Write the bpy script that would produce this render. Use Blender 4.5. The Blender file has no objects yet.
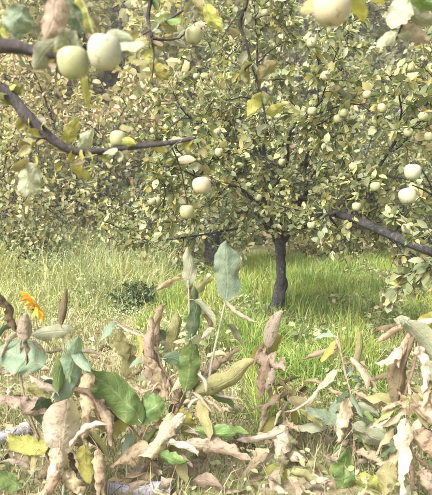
import bpy, math, random
import numpy as np
from mathutils import Vector, noise
noise.seed_set(4)

# ------------------------------------------------------------------ camera
SC = bpy.context.scene
COL = SC.collection
CAM_H, F, CX, CY, HOR = 1.5, 530.0, 216.0, 247.5, 190.0
PITCH = math.atan((CY - HOR) / F)
cam = bpy.data.cameras.new('camera')
cam.sensor_fit = 'VERTICAL'; cam.sensor_height = 36.0; cam.lens = 36.0 * F / 495.0
cam.clip_start = 0.05; cam.clip_end = 600
cam.dof.use_dof = True; cam.dof.focus_distance = 4.2; cam.dof.aperture_fstop = 4.5
co = bpy.data.objects.new('camera', cam); COL.objects.link(co)
co.location = (0, 0, CAM_H); co.rotation_euler = (math.pi / 2 - PITCH, 0, 0)
SC.camera = co

# ------------------------------------------------------------------ sky, sun, exposure
SUN_EL, SUN_AZ = math.radians(46), math.radians(222)   # azimuth clockwise from +Y: from the left, a little behind the camera
w = bpy.data.worlds.new('World'); SC.world = w; w.use_nodes = True
nt = w.node_tree
bg = nt.nodes['Background']; bg.inputs[1].default_value = 0.15
sky = nt.nodes.new('ShaderNodeTexSky'); sky.sky_type = 'NISHITA'; sky.sun_disc = False
sky.sun_elevation = SUN_EL; sky.sun_rotation = SUN_AZ
sky.air_density = .4; sky.dust_density = 10.0; sky.ozone_density = .4
nt.links.new(sky.outputs[0], bg.inputs[0])
sl = bpy.data.lights.new('sun', 'SUN'); sl.energy = 1.9; sl.angle = math.radians(14); sl.color = (1.0, 0.97, 0.91)
so = bpy.data.objects.new('sun', sl); COL.objects.link(so)
sd = Vector((math.sin(SUN_AZ) * math.cos(SUN_EL), math.cos(SUN_AZ) * math.cos(SUN_EL), math.sin(SUN_EL)))
so.rotation_euler = sd.to_track_quat('Z', 'Y').to_euler()
so.location = (-3, -6, 12)
SC.view_settings.view_transform = 'Standard'; SC.view_settings.look = 'None'
SC.view_settings.gamma = 1.0; SC.view_settings.use_curve_mapping = False
SC.view_settings.exposure = 1.65
SC.render.engine = 'CYCLES'
SC.cycles.max_bounces = 6; SC.cycles.diffuse_bounces = 4; SC.cycles.transmission_bounces = 4; SC.cycles.glossy_bounces = 2

# ------------------------------------------------------------------ helpers
CLOUD = {}
WL = {}                                  # world position of every object made here


def px(u, v, d):
    """photo pixel + forward distance in metres -> world point"""
    a, b = (u - CX) / F, -(v - CY) / F
    y = math.cos(PITCH) + b * math.sin(PITCH)
    z = -math.sin(PITCH) + b * math.cos(PITCH)
    s = d / y
    return np.array((a * s, d, CAM_H + z * s))


def gh(x, y):
    """height of the ground"""
    return 0.035 * math.sin(1.3 * x + .4) * math.sin(.9 * y + 1.1) + 0.05 * math.sin(.33 * x + 2) * math.sin(.27 * y)


def gpt(x, y):
    return np.array((x, y, gh(x, y)))


def prop(o, label=None, cat=None, group=None, kind=None):
    if label: o['label'] = label
    if cat: o['category'] = cat
    if group: o['group'] = group
    if kind: o['kind'] = kind
    return o


def empty(name, loc):
    o = bpy.data.objects.new(name, None); COL.objects.link(o)
    o.empty_display_size = .1
    o.location = loc; WL[o.name] = np.array(loc, float)
    return o


def link(name, me, origin=(0, 0, 0), parent=None):
    o = bpy.data.objects.new(name, me); COL.objects.link(o)
    origin = np.array(origin, float)
    if parent is not None:
        o.parent = parent; o.location = origin - WL[parent.name]
    else:
        o.location = origin
    WL[o.name] = origin
    return o


def mesh(name, verts, faces, mat, uvs=None, smooth=True):
    me = bpy.data.meshes.new(name)
    me.from_pydata([tuple(map(float, v)) for v in verts], [], faces)
    if smooth: me.polygons.foreach_set('use_smooth', [True] * len(me.polygons))
    if uvs is not None:
        ul = me.uv_layers.new(name='UVMap')
        li = np.empty(len(me.loops), np.int32); me.loops.foreach_get('vertex_index', li)
        ul.data.foreach_set('uv', np.asarray(uvs, np.float32)[li].ravel())
    me.materials.append(mat)
    me.update()
    return me


def trimesh(name, verts, tris, mat, smooth=True):
    """fast path for large triangle meshes"""
    verts = np.asarray(verts, np.float32).reshape(-1, 3); tris = np.asarray(tris, np.int32).reshape(-1, 3)
    me = bpy.data.meshes.new(name)
    me.vertices.add(len(verts)); me.vertices.foreach_set('co', verts.ravel())
    n = len(tris)
    me.loops.add(n * 3); me.loops.foreach_set('vertex_index', tris.ravel())
    me.polygons.add(n); me.polygons.foreach_set('loop_start', np.arange(0, n * 3, 3, dtype=np.int32))
    me.polygons.foreach_set('use_smooth', np.full(n, smooth))
    me.update(calc_edges=True)
    me.materials.append(mat)
    return me


def unit(v):
    v = np.asarray(v, float); n = np.linalg.norm(v)
    return v / n if n > 1e-9 else np.array((0, 0, 1.))


def smoothpath(pts, per=5):
    """Catmull-Rom through points"""
    P = [np.asarray(p, float) for p in pts]
    if len(P) < 3:
        return [P[0] + (P[-1] - P[0]) * t for t in np.linspace(0, 1, per + 1)]
    P = [2 * P[0] - P[1]] + P + [2 * P[-1] - P[-2]]
    out = []
    for i in range(1, len(P) - 2):
        a, b, c, d = P[i - 1:i + 3]
        for k in range(per):
            t = k / per
            out.append(.5 * (2 * b + (c - a) * t + (2 * a - 5 * b + 4 * c - d) * t * t + (3 * b - a - 3 * c + d) * t ** 3))
    out.append(P[-2])
    return out


class Tubes:
    def __init__(s): s.v = []; s.f = []

    def add(s, pts, radii, n=7, knobs=0., rng=None):
        pts = [np.asarray(p, float) for p in pts]
        m = len(pts)
        if np.isscalar(radii): radii = [radii] * m
        base = len(s.v); ref = np.array((.31, .22, .92))
        for i, p in enumerate(pts):
            t = unit(pts[min(i + 1, m - 1)] - pts[max(i - 1, 0)])
            a = np.cross(t, ref)
            if np.linalg.norm(a) < .15: a = np.cross(t, (1, 0, 0))
            a = unit(a); b = np.cross(t, a)
            for k in range(n):
                th = 2 * math.pi * k / n
                r = radii[i]
                if knobs: r *= 1 + knobs * noise.noise(Vector((p * 9 + a * math.cos(th) * 2 + b * math.sin(th) * 2).tolist()))
                s.v.append(p + r * (math.cos(th) * a + math.sin(th) * b))
        for i in range(m - 1):
            for k in range(n):
                k2 = (k + 1) % n
                s.f.append((base + i * n + k, base + i * n + k2, base + (i + 1) * n + k2, base + (i + 1) * n + k))
        s.f.append(tuple(base + (m - 1) * n + k for k in range(n)))
        s.f.append(tuple(base + k for k in reversed(range(n))))

    def build(s, name, mat, origin, parent):
        o = np.array(origin, float)
        return link(name, mesh(name, [v - o for v in s.v], s.f, mat), o, parent)


# ------------------------------------------------------------------ materials
def nodes(name):
    m = bpy.data.materials.new(name); m.use_nodes = True
    t = m.node_tree
    return m, t, t.nodes, t.links, t.nodes['Principled BSDF'], t.nodes['Material Output']


def ramp(N, stops, interp='LINEAR'):
    r = N.new('ShaderNodeValToRGB'); e = r.color_ramp.elements; r.color_ramp.interpolation = interp
    while len(e) < len(stops): e.new(.5)
    for i, (p, c) in enumerate(stops):
        e[i].position = p; e[i].color = (*c, 1)
    return r


def mix(N, L, fac, a, b, mode='MIX'):
    m = N.new('ShaderNodeMix'); m.data_type = 'RGBA'; m.blend_type = mode
    for sock, val in ((m.inputs[0], fac), (m.inputs[6], a), (m.inputs[7], b)):
        if hasattr(val, 'links'): L.new(val, sock)
        elif np.isscalar(val): sock.default_value = val
        else: sock.default_value = (*val, 1)
    return m.outputs[2]


def math_(N, L, op, a, b=None, c=None):
    m = N.new('ShaderNodeMath'); m.operation = op
    for i, val in enumerate((a, b, c)):
        if val is None: continue
        if hasattr(val, 'links'): L.new(val, m.inputs[i])
        else: m.inputs[i].default_value = val
    return m.outputs[0]


def ntex(N, L, scale, detail=4, rough=.6, coord='Object'):
    c = N.new('ShaderNodeTexCoord'); t = N.new('ShaderNodeTexNoise')
    t.inputs['Scale'].default_value = scale; t.inputs['Detail'].default_value = detail; t.inputs['Roughness'].default_value = rough
    L.new(c.outputs[coord], t.inputs['Vector'])
    return t


def finish_leaf(N, L, B, O, col, transl, rough, spec, bump=None, warm=(1.0, 1.0, .55)):
    L.new(col, B.inputs['Base Color'])
    B.inputs['Roughness'].default_value = rough
    B.inputs['Specular IOR Level'].default_value = spec
    if bump is not None: L.new(bump, B.inputs['Normal'])
    tr = N.new('ShaderNodeBsdfTranslucent')
    L.new(mix(N, L, 1.0, col, warm, 'MULTIPLY'), tr.inputs[0])
    ms = N.new('ShaderNodeMixShader'); ms.inputs[0].default_value = transl
    L.new(B.outputs[0], ms.inputs[1]); L.new(tr.outputs[0], ms.inputs[2]); L.new(ms.outputs[0], O.inputs[0])


def island_mat(name, stops, transl=.35, rough=.5, spec=.3, val=.35, patch=None):
    """crown leaves and grass blades: every leaf its own colour"""
    m, t, N, L, B, O = nodes(name)
    g = N.new('ShaderNodeNewGeometry')
    r = ramp(N, stops); L.new(g.outputs['Random Per Island'], r.inputs[0])
    n = ntex(N, L, 1.3, 3)
    hv = N.new('ShaderNodeHueSaturation'); L.new(r.outputs[0], hv.inputs['Color'])
    L.new(math_(N, L, 'MULTIPLY_ADD', n.outputs[0], val * 2, 1 - val), hv.inputs['Value'])
    col = hv.outputs[0]
    if patch:
        n2 = ntex(N, L, patch[0], 2)
        rr = ramp(N, [(patch[1], (0, 0, 0)), (patch[2], (1, 1, 1))]); L.new(n2.outputs[0], rr.inputs[0])
        f = math_(N, L, 'MULTIPLY', rr.outputs[0], patch[4])
        col = mix(N, L, f, col, patch[3])
    finish_leaf(N, L, B, O, col, transl, rough, spec)
    return m


def big_leaf_mat(name, base, base2, vein, brown, edge=.75, transl=.3, rough=.5, spec=.35, veinamt=.45, freq=9., spots=.62):
    """broad leaf: mottled blade, midrib and side veins, brown dry margin and spots"""
    m, t, N, L, B, O = nodes(name)
    uv = N.new('ShaderNodeUVMap'); sx = N.new('ShaderNodeSeparateXYZ'); L.new(uv.outputs[0], sx.inputs[0])
    x = math_(N, L, 'ABSOLUTE', math_(N, L, 'SUBTRACT', sx.outputs[0], .5))
    x = math_(N, L, 'MULTIPLY', x, 2.0)
    oi = N.new('ShaderNodeObjectInfo')
    c = N.new('ShaderNodeTexCoord')
    vadd = N.new('ShaderNodeVectorMath'); vadd.operation = 'ADD'
    L.new(c.outputs['Object'], vadd.inputs[0]); L.new(oi.outputs['Location'], vadd.inputs[1])
    def nz(scale, detail=4):
        n = N.new('ShaderNodeTexNoise'); n.inputs['Scale'].default_value = scale; n.inputs['Detail'].default_value = detail
        L.new(vadd.outputs[0], n.inputs['Vector']); return n.outputs[0]
    n1, n2, n3 = nz(14), nz(45, 5), nz(160, 2)
    col = mix(N, L, math_(N, L, 'MULTIPLY_ADD', n1, 1.8, -.4), base, base2)
    # side veins: slanted lines running from the midrib
    s = math_(N, L, 'MULTIPLY_ADD', x, -.22, sx.outputs[1])
    s = math_(N, L, 'FRACT', math_(N, L, 'MULTIPLY', s, freq))
    s = math_(N, L, 'ABSOLUTE', math_(N, L, 'SUBTRACT', s, .5))
    sv = N.new('ShaderNodeMapRange'); L.new(s, sv.inputs[0]); sv.inputs[1].default_value = .0; sv.inputs[2].default_value = .09
    sv.inputs[3].default_value = .7; sv.inputs[4].default_value = 0
    mv = N.new('ShaderNodeMapRange'); L.new(x, mv.inputs[0]); mv.inputs[1].default_value = .02; mv.inputs[2].default_value = .1
    mv.inputs[3].default_value = 1; mv.inputs[4].default_value = 0
    v = math_(N, L, 'MAXIMUM', sv.outputs[0], mv.outputs[0])
    col = mix(N, L, math_(N, L, 'MULTIPLY', v, veinamt), col, vein)
    # dry margin
    e = N.new('ShaderNodeMapRange')
    L.new(math_(N, L, 'MULTIPLY_ADD', n1, .5, math_(N, L, 'ADD', x, -.25)), e.inputs[0])
    e.inputs[1].default_value = edge; e.inputs[2].default_value = edge + .22
    col = mix(N, L, math_(N, L, 'MULTIPLY', e.outputs[0], .8), col, brown)
    # specks
    p = N.new('ShaderNodeMapRange'); L.new(n2, p.inputs[0]); p.inputs[1].default_value = spots; p.inputs[2].default_value = spots + .07
    col = mix(N, L, math_(N, L, 'MULTIPLY', p.outputs[0], .7), col, brown)
    hv = N.new('ShaderNodeHueSaturation'); L.new(col, hv.inputs['Color'])
    L.new(math_(N, L, 'MULTIPLY_ADD', oi.outputs['Random'], .5, .75), hv.inputs['Value'])
    L.new(math_(N, L, 'MULTIPLY_ADD', oi.outputs['Random'], .03, .485), hv.inputs['Hue'])
    bh = math_(N, L, 'ADD', math_(N, L, 'MULTIPLY', v, .25), math_(N, L, 'ADD', n2, math_(N, L, 'MULTIPLY', n3, .35)))
    bp = N.new('ShaderNodeBump'); bp.inputs['Strength'].default_value = .8; bp.inputs['Distance'].default_value = .006
    L.new(bh, bp.inputs['Height'])
    finish_leaf(N, L, B, O, hv.outputs[0], transl, rough, spec, bp.outputs[0])
    return m


def bark_mat(name, a, b, c, scale=30, lichen=0.):
    m, t, N, L, B, O = nodes(name)
    tc = N.new('ShaderNodeTexCoord'); mp = N.new('ShaderNodeMapping'); mp.inputs['Scale'].default_value = (1, 1, .3 if lichen else 1)
    L.new(tc.outputs['Object'], mp.inputs[0])
    n = N.new('ShaderNodeTexNoise'); n.inputs['Scale'].default_value = scale; n.inputs['Detail'].default_value = 7; n.inputs['Roughness'].default_value = .72
    L.new(mp.outputs[0], n.inputs['Vector'])
    n2 = ntex(N, L, 5, 3)
    r = ramp(N, [(.3, a), (.5, b), (.68, c)]); L.new(n.outputs[0], r.inputs[0])
    col = mix(N, L, math_(N, L, 'MULTIPLY', n2.outputs[0], .7), r.outputs[0], tuple(.55 * q for q in b))
    if lichen:
        n3 = ntex(N, L, 22, 6, .7); lr = ramp(N, [(.56, (0, 0, 0)), (.64, (1, 1, 1))]); L.new(n3.outputs[0], lr.inputs[0])
        col = mix(N, L, math_(N, L, 'MULTIPLY', lr.outputs[0], lichen), col, (.2, .21, .17))
    L.new(col, B.inputs['Base Color']); B.inputs['Roughness'].default_value = .9
    bp = N.new('ShaderNodeBump'); bp.inputs['Strength'].default_value = 1.0; bp.inputs['Distance'].default_value = .03 if lichen else .008
    L.new(n.outputs[0], bp.inputs['Height']); L.new(bp.outputs[0], B.inputs['Normal'])
    return m


def apple_mat(name, a, b, blush):
    m, t, N, L, B, O = nodes(name)
    n = ntex(N, L, 2.2, 3); n2 = ntex(N, L, 26, 2)
    oi = N.new('ShaderNodeObjectInfo')
    col = mix(N, L, n.outputs[0], a, b)
    n3 = ntex(N, L, 1.3, 2)
    r = ramp(N, [(.5, (0, 0, 0)), (.7, (1, 1, 1))]); L.new(n3.outputs[0], r.inputs[0])
    col = mix(N, L, math_(N, L, 'MULTIPLY', r.outputs[0], .45), col, blush)
    sp = ramp(N, [(.6, (0, 0, 0)), (.66, (1, 1, 1))]); L.new(n2.outputs[0], sp.inputs[0])
    col = mix(N, L, math_(N, L, 'MULTIPLY', sp.outputs[0], .6), col, (.2, .17, .09))
    n4 = ntex(N, L, 5.5, 5); sc_ = ramp(N, [(.61, (0, 0, 0)), (.68, (1, 1, 1))]); L.new(n4.outputs[0], sc_.inputs[0])
    col = mix(N, L, math_(N, L, 'MULTIPLY', sc_.outputs[0], .75), col, (.12, .09, .05))
    L.new(col, B.inputs['Base Color']); B.inputs['Roughness'].default_value = .52
    B.inputs['Specular IOR Level'].default_value = .35
    B.inputs['Subsurface Weight'].default_value = .1; B.inputs['Subsurface Radius'].default_value = (.01, .01, .005)
    return m


M = {}
M['sage'] = island_mat('apple_leaf_sage', [(0, (.12, .16, .08)), (.35, (.22, .265, .14)), (.7, (.32, .35, .2)), (.88, (.43, .42, .17)), (1, (.42, .34, .23))], .42, .43, .35, .3)
M['green'] = island_mat('apple_leaf_green', [(0, (.12, .16, .085)), (.4, (.19, .24, .13)), (.8, (.27, .31, .17)), (.94, (.36, .34, .14)), (1, (.3, .24, .15))], .4, .5, .35, .3)
M['yellowing'] = island_mat('apple_leaf_yellowing', [(0, (.22, .24, .14)), (.35, (.34, .36, .21)), (.65, (.44, .43, .26)), (.85, (.5, .48, .22)), (1, (.46, .4, .28))], .48, .5, .3, .3)
M['tan'] = island_mat('tree_leaf_tan', [(0, (.26, .23, .13)), (.4, (.42, .36, .22)), (.65, (.5, .42, .3)), (.8, (.4, .4, .2)), (1, (.32, .34, .17))], .42, .6, .25, .3)
M['wood_far'] = island_mat('far_wood_leaf', [(0, (.18, .21, .13)), (.5, (.29, .32, .2)), (1, (.42, .42, .28))], .42, .6, .2, .3)
M['shrub'] = island_mat('dark_shrub_leaf', [(0, (.045, .075, .035)), (.6, (.08, .12, .055)), (1, (.16, .2, .1))], .25, .5, .3, .3)
M['grass'] = island_mat('grass_blade', [(0, (.12, .17, .06)), (.45, (.2, .25, .1)), (.7, (.29, .31, .15)), (.85, (.42, .38, .23)), (1, (.5, .42, .3))], .35, .6, .25, .25)
M['weed'] = island_mat('weed_leaf', [(0, (.13, .18, .08)), (.4, (.25, .31, .15)), (.75, (.36, .39, .23)), (.9, (.46, .42, .28)), (1, (.5, .41, .3))], .38, .6, .25, .25)
M['lush'] = island_mat('lush_grass_blade', [(0, (.14, .24, .055)), (.5, (.22, .35, .08)), (.8, (.33, .42, .13)), (1, (.46, .46, .24))], .4, .6, .25, .25, (.8, .5, .62, (.4, .42, .1), .65))
M['tall'] = island_mat('tall_weed_blade', [(0, (.19, .25, .12)), (.5, (.29, .36, .18)), (.85, (.39, .43, .22)), (1, (.48, .46, .29))], .42, .65, .2, .2, (.5, .45, .65, (.48, .48, .2), .5))
M['strawm'] = island_mat('straw', [(0, (.28, .22, .13)), (.5, (.42, .35, .23)), (1, (.5, .45, .34))], .2, .65, .2, .2)

M['leaf_green'] = big_leaf_mat('leaf_green', (.085, .155, .05), (.15, .23, .075), (.24, .3, .14), (.34, .29, .12), .9, .28, .5, .3, spots=.64)
M['leaf_dark'] = big_leaf_mat('leaf_dark_green', (.05, .09, .05), (.085, .13, .065), (.15, .2, .12), (.2, .17, .08), .95, .25, .5, .3, spots=.66)
M['leaf_teal'] = big_leaf_mat('leaf_blue_green', (.15, .22, .155), (.21, .28, .19), (.3, .35, .26), (.33, .31, .19), .98, .28, .6, .25, .25, spots=.66)
M['leaf_sage'] = big_leaf_mat('leaf_pale_sage', (.24, .28, .19), (.32, .34, .24), (.38, .4, .3), (.34, .29, .19), .95, .3, .6, .25, .25, spots=.64)
M['leaf_yellow'] = big_leaf_mat('leaf_yellow_green', (.25, .28, .07), (.36, .35, .1), (.4, .39, .18), (.34, .26, .12), .88, .4, .55, .25, .3, spots=.62)
M['leaf_olive'] = big_leaf_mat('leaf_olive', (.19, .2, .09), (.28, .265, .13), (.34, .32, .19), (.34, .27, .16), .82, .35, .6, .25, .3, spots=.6)
M['leaf_tan'] = big_leaf_mat('leaf_dry_tan', (.31, .25, .165), (.43, .36, .255), (.47, .41, .31), (.18, .13, .085), .9, .33, .75, .15, .45, spots=.57)
M['leaf_pink'] = big_leaf_mat('leaf_dry_pinkish', (.33, .275, .205), (.44, .38, .295), (.48, .42, .34), (.19, .145, .1), .9, .33, .75, .15, .45, spots=.57)
M['leaf_cream'] = big_leaf_mat('leaf_dry_cream', (.37, .33, .26), (.46, .42, .345), (.49, .45, .385), (.25, .19, .13), .95, .33, .75, .15, .45, spots=.56)
M['leaf_brown'] = big_leaf_mat('leaf_dry_brown', (.1, .08, .05), (.17, .14, .085), (.24, .19, .13), (.05, .035, .025), .9, .18, .75, .15, .3, spots=.57)
M['stem_dry'] = bark_mat('dry_stem', (.16, .1, .07), (.34, .24, .17), (.5, .4, .3), 70)
M['stem_green'] = bark_mat('green_stem', (.26, .32, .22), (.38, .42, .32), (.5, .5, .44), 50)
M['bark'] = bark_mat('apple_bark', (.016, .017, .019), (.04, .041, .044), (.11, .112, .115), 34, .5)
M['bark_near'] = bark_mat('apple_branch_bark', (.03, .026, .028), (.07, .06, .064), (.17, .155, .155), 55, .55)
M['apple'] = apple_mat('apple_skin', (.22, .25, .13), (.29, .31, .175), (.31, .28, .16))
M['apple_pale'] = apple_mat('apple_skin_pale', (.27, .3, .21), (.33, .35, .265), (.32, .3, .22))
M['apple_blush'] = apple_mat('apple_skin_blush', (.31, .3, .2), (.37, .35, .245), (.36, .28, .19))


def plain(name, col, rough=.6, var=.3, scale=40):
    m, t, N, L, B, O = nodes(name)
    n = ntex(N, L, scale, 4)
    L.new(mix(N, L, n.outputs[0], tuple(q * (1 - var) for q in col), tuple(min(1, q * (1 + var)) for q in col)), B.inputs['Base Color'])
    B.inputs['Roughness'].default_value = rough
    return m


M['hose'] = plain('pipe_plastic', (.3, .3, .4), .5, .35, 30)
M['petal'] = plain('flower_petal', (.8, .36, .015), .55, .25, 60)
M['petal_y'] = plain('flower_petal_yellow', (.82, .52, .03), .55, .25, 60)
M['disc'] = plain('flower_disc', (.12, .07, .03), .8, .5, 200)

# ground: soil, litter and moss-green, all by noise
m, t, N, L, B, O = nodes('orchard_ground'); M['ground'] = m
n1 = ntex(N, L, .8, 5); n2 = ntex(N, L, 14, 8, .7); n3 = ntex(N, L, 60, 4)
r1 = ramp(N, [(.3, (.15, .125, .08)), (.5, (.29, .24, .155)), (.7, (.44, .37, .26))]); L.new(n2.outputs[0], r1.inputs[0])
r2 = ramp(N, [(.3, (.14, .17, .07)), (.7, (.28, .3, .13))]); L.new(n3.outputs[0], r2.inputs[0])
rf = ramp(N, [(.4, (0, 0, 0)), (.6, (1, 1, 1))]); L.new(n1.outputs[0], rf.inputs[0])
L.new(mix(N, L, rf.outputs[0], r1.outputs[0], r2.outputs[0]), B.inputs['Base Color']); B.inputs['Roughness'].default_value = .95
bp = N.new('ShaderNodeBump'); bp.inputs['Strength'].default_value = .9; bp.inputs['Distance'].default_value = .03
L.new(n2.outputs[0], bp.inputs['Height']); L.new(bp.outputs[0], B.inputs['Normal'])

# ------------------------------------------------------------------ ground
ax = sorted(set([-160, -110, -70, -45, -30] + [round(-20 + .5 * i, 2) for i in range(81)] + [30, 45, 70, 110, 160]))
ay = sorted(set([-60, -30, -15] + [round(-8 + .5 * i, 2) for i in range(77)] + [40, 55, 80, 120, 180]))
gv = [(x, y, gh(x, y)) for y in ay for x in ax]; nx = len(ax)
gf = [(j * nx + i, j * nx + i + 1, (j + 1) * nx + i + 1, (j + 1) * nx + i) for j in range(len(ay) - 1) for i in range(nx - 1)]
ground = prop(link('ground', mesh('ground', gv, gf, M['ground'])), 'orchard ground of soil, dry litter and short weeds', 'ground', kind='structure')

# ------------------------------------------------------------------ small leaves in bulk
LT = []
for bend, fold in ((.10, .16), (.22, .1), (-.06, .22)):
    v = [(0, 0, 0)]
    for s, ww in ((.33, .27), (.68, .25)):
        zc = -bend * s * s * 1.5
        v += [(s, -ww, zc + fold * ww * 1.4), (s, 0, zc), (s, ww, zc + fold * ww * 1.4)]
    v.append((1, 0, -bend * 1.5))
    LT.append(np.array(v))
LF = np.array([(0, 1, 2), (0, 2, 3), (1, 4, 5), (1, 5, 2), (2, 5, 6), (2, 6, 3), (4, 7, 5), (5, 7, 6)])


def leaf_cloud(pos, dirs, size, rng, upbias=.55):
    """pos (n,3), dirs (n,3) growth direction, size (n,) -> verts, tris"""
    n = len(pos)
    d = dirs / np.linalg.norm(dirs, axis=1, keepdims=True)
    up = rng.normal(size=(n, 3)) * (1 - upbias) + np.array((0, 0, upbias))
    s = np.cross(up, d); s /= np.maximum(np.linalg.norm(s, axis=1, keepdims=True), 1e-6)
    k = np.cross(d, s)
    tsel = rng.integers(0, 3, n); T = np.array(LT)[tsel] * size[:, None, None]
    wv = rng.uniform(.75, 1.25, n)[:, None]
    V = pos[:, None, :] + T[..., 0:1] * d[:, None] + (T[..., 1] * wv)[..., None] * s[:, None] + T[..., 2:3] * k[:, None]
    tri = LF[None] + (np.arange(n) * 8)[:, None, None]
    return V.reshape(-1, 3), tri.reshape(-1, 3)


# ------------------------------------------------------------------ tree grower
def rot_about(v, axis, ang):
    axis = unit(axis); c, s = math.cos(ang), math.sin(ang)
    return v * c + np.cross(axis, v) * s + axis * np.dot(axis, v) * (1 - c)


def wander(rng, start, d, length, n, jitter, trop):
    pts = [np.array(start, float)]; d = unit(d)
    for i in range(n):
        d = unit(d + rng.normal(size=3) * jitter + np.array((0, 0, trop)))
        pts.append(pts[-1] + d * length / n)
    return pts


def populate(rng, path, r0, tubes, LP, LD, LS, nb=9, blen=.9, ntw=8, twl=.38, lpt=13, lsize=.075, start=.2, droop=-.05, inner=.5):
    """hang side branches, twigs and leaves on a limb path"""
    m = len(path)
    for b in range(nb):
        f = start + (1 - start) * (b + rng.uniform(0, 1)) / nb
        i = min(int(f * (m - 1)), m - 2); p = path[i] + (path[i + 1] - path[i]) * rng.uniform()
        t = unit(path[i + 1] - path[i])
        side = unit(np.cross(t, rng.normal(size=3)))
        d = unit(t * .55 + side * .9 + np.array((0, 0, .15)))
        L_ = blen * rng.uniform(.55, 1.15) * (1.1 - .45 * f)
        bp_ = wander(rng, p, d, L_, 5, .22, droop)
        br = max(.006, r0 * (1 - .75 * f) * .5)
        tubes.add(bp_, np.linspace(br, .004, 6), 5)
        for k in range(ntw):
            g = .15 + .85 * (k + rng.uniform()) / ntw
            j = min(int(g * 5), 4); q = bp_[j] + (bp_[j + 1] - bp_[j]) * (g * 5 - j)
            t2 = unit(bp_[j + 1] - bp_[j]); s2 = unit(np.cross(t2, rng.normal(size=3)))
            tp = wander(rng, q, t2 * .5 + s2, twl * rng.uniform(.5, 1.2), 3, .25, droop * 1.5)
            tubes.add(tp, [.0035, .003, .0025, .002], 3)
            nl = rng.poisson(lpt); nodes_ = rng.uniform(.1, 1.0, 4)
            for _ in range(nl):
                h = float(np.clip(nodes_[rng.integers(0, 4)] + rng.normal() * .04, .02, 1.0)) * 3; j2 = min(int(h), 2)
                lp = tp[j2] + (tp[j2 + 1] - tp[j2]) * (h - j2)
                t3 = unit(tp[j2 + 1] - tp[j2]); ld = unit(t3 * .6 + rng.normal(size=3) * .7 + np.array((0, 0, -.12)))
                LP.append(lp); LD.append(ld); LS.append(lsize * rng.choice((rng.uniform(.35, .7), rng.uniform(.7, 1.1), rng.uniform(1.0, 1.4))))


def apple_tree(name, base, trunk_path, trunk_r, limbs, leafmat, label, seed, group=None, barkmat='bark', **kw):
    """limbs: list of (path, r0, r1, kwargs)"""
    rng = np.random.default_rng(seed)
    t = prop(empty(name, base), label, 'tree', group)
    T = Tubes(); tp = smoothpath(trunk_path, 6); n = len(tp)
    rr = np.interp(np.linspace(0, 1, n), np.linspace(0, 1, len(trunk_r)), trunk_r)
    T.add(tp, rr, 16, .5); T.build('trunk', M[barkmat], base, t)
    LP, LD, LS = [], [], []
    for path, r0, r1, k2 in limbs:
        T = Tubes(); p = smoothpath(path, 4)
        p = [q + np.array(noise.noise_vector(Vector((q * 1.9).tolist()))) * (.09 if k2.get('spurs', 1) else .02) * min(1, 3 * i_ / len(p)) for i_, q in enumerate(p)]
        for _ in range(int(kw.get('lpt', 10) * 9 * k2.get('spurs', 1))):          # spur leaves sitting on the limb itself
            i_ = int(rng.uniform(.12, .999) * (len(p) - 1)); q = p[i_] + (p[i_ + 1] - p[i_]) * rng.uniform()
            LP.append(q + rng.normal(size=3) * .035); LD.append(rng.normal(size=3) + np.array((0, 0, .2))); LS.append(kw.get('lsize', .08) * rng.uniform(.6, 1.2))
        T.add(p, r1 * .7 + (r0 * .85 - r1 * .7) * np.linspace(1, 0, len(p)) ** 1.6, 9, .25)
        kk = dict(kw); kk.update(k2); kk.pop('spurs', None)
        populate(rng, p, r0, T, LP, LD, LS, **kk)
        T.build('limb', M[barkmat], path[0], t)
    V, tri = leaf_cloud(np.array(LP), np.array(LD), np.array(LS), rng)
    c = link('crown', trimesh('crown', V - np.array(base), tri, M[leafmat]), base, t); c['kind'] = 'stuff'
    CLOUD[name + str(seed)] = np.array(LP)
    return t


def gen_limbs(rng, top, n, length, r0, el=(20, 60), zjit=.25, az0=0.):
    out = []
    for i in range(n):
        az = az0 + 2 * math.pi * (i + rng.uniform(-.3, .3)) / n; e = math.radians(rng.uniform(*el))
        d = np.array((math.cos(az) * math.cos(e), math.sin(az) * math.cos(e), math.sin(e)))
        L_ = length * rng.uniform(.8, 1.15)
        out.append((wander(rng, np.array(top) + np.array((0, 0, -zjit * rng.uniform())), d, L_, 4, .14, -.03), r0 * rng.uniform(.8, 1.1), .012, {}))
    return out


def copy_tree(o, loc, rz, sc, label, group=None, mats=None):
    c = o.copy(); COL.objects.link(c); c.location = loc; c.rotation_euler = (0, 0, rz); c.scale = (sc, sc, sc)
    c['label'] = label
    if group: c['group'] = group
    for ch in o.children:
        d = ch.copy(); COL.objects.link(d); d.parent = c
        if mats and ch.name.startswith('crown'):
            d.material_slots[0].link = 'OBJECT'; d.material_slots[0].material = M[mats]
    return c


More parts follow.
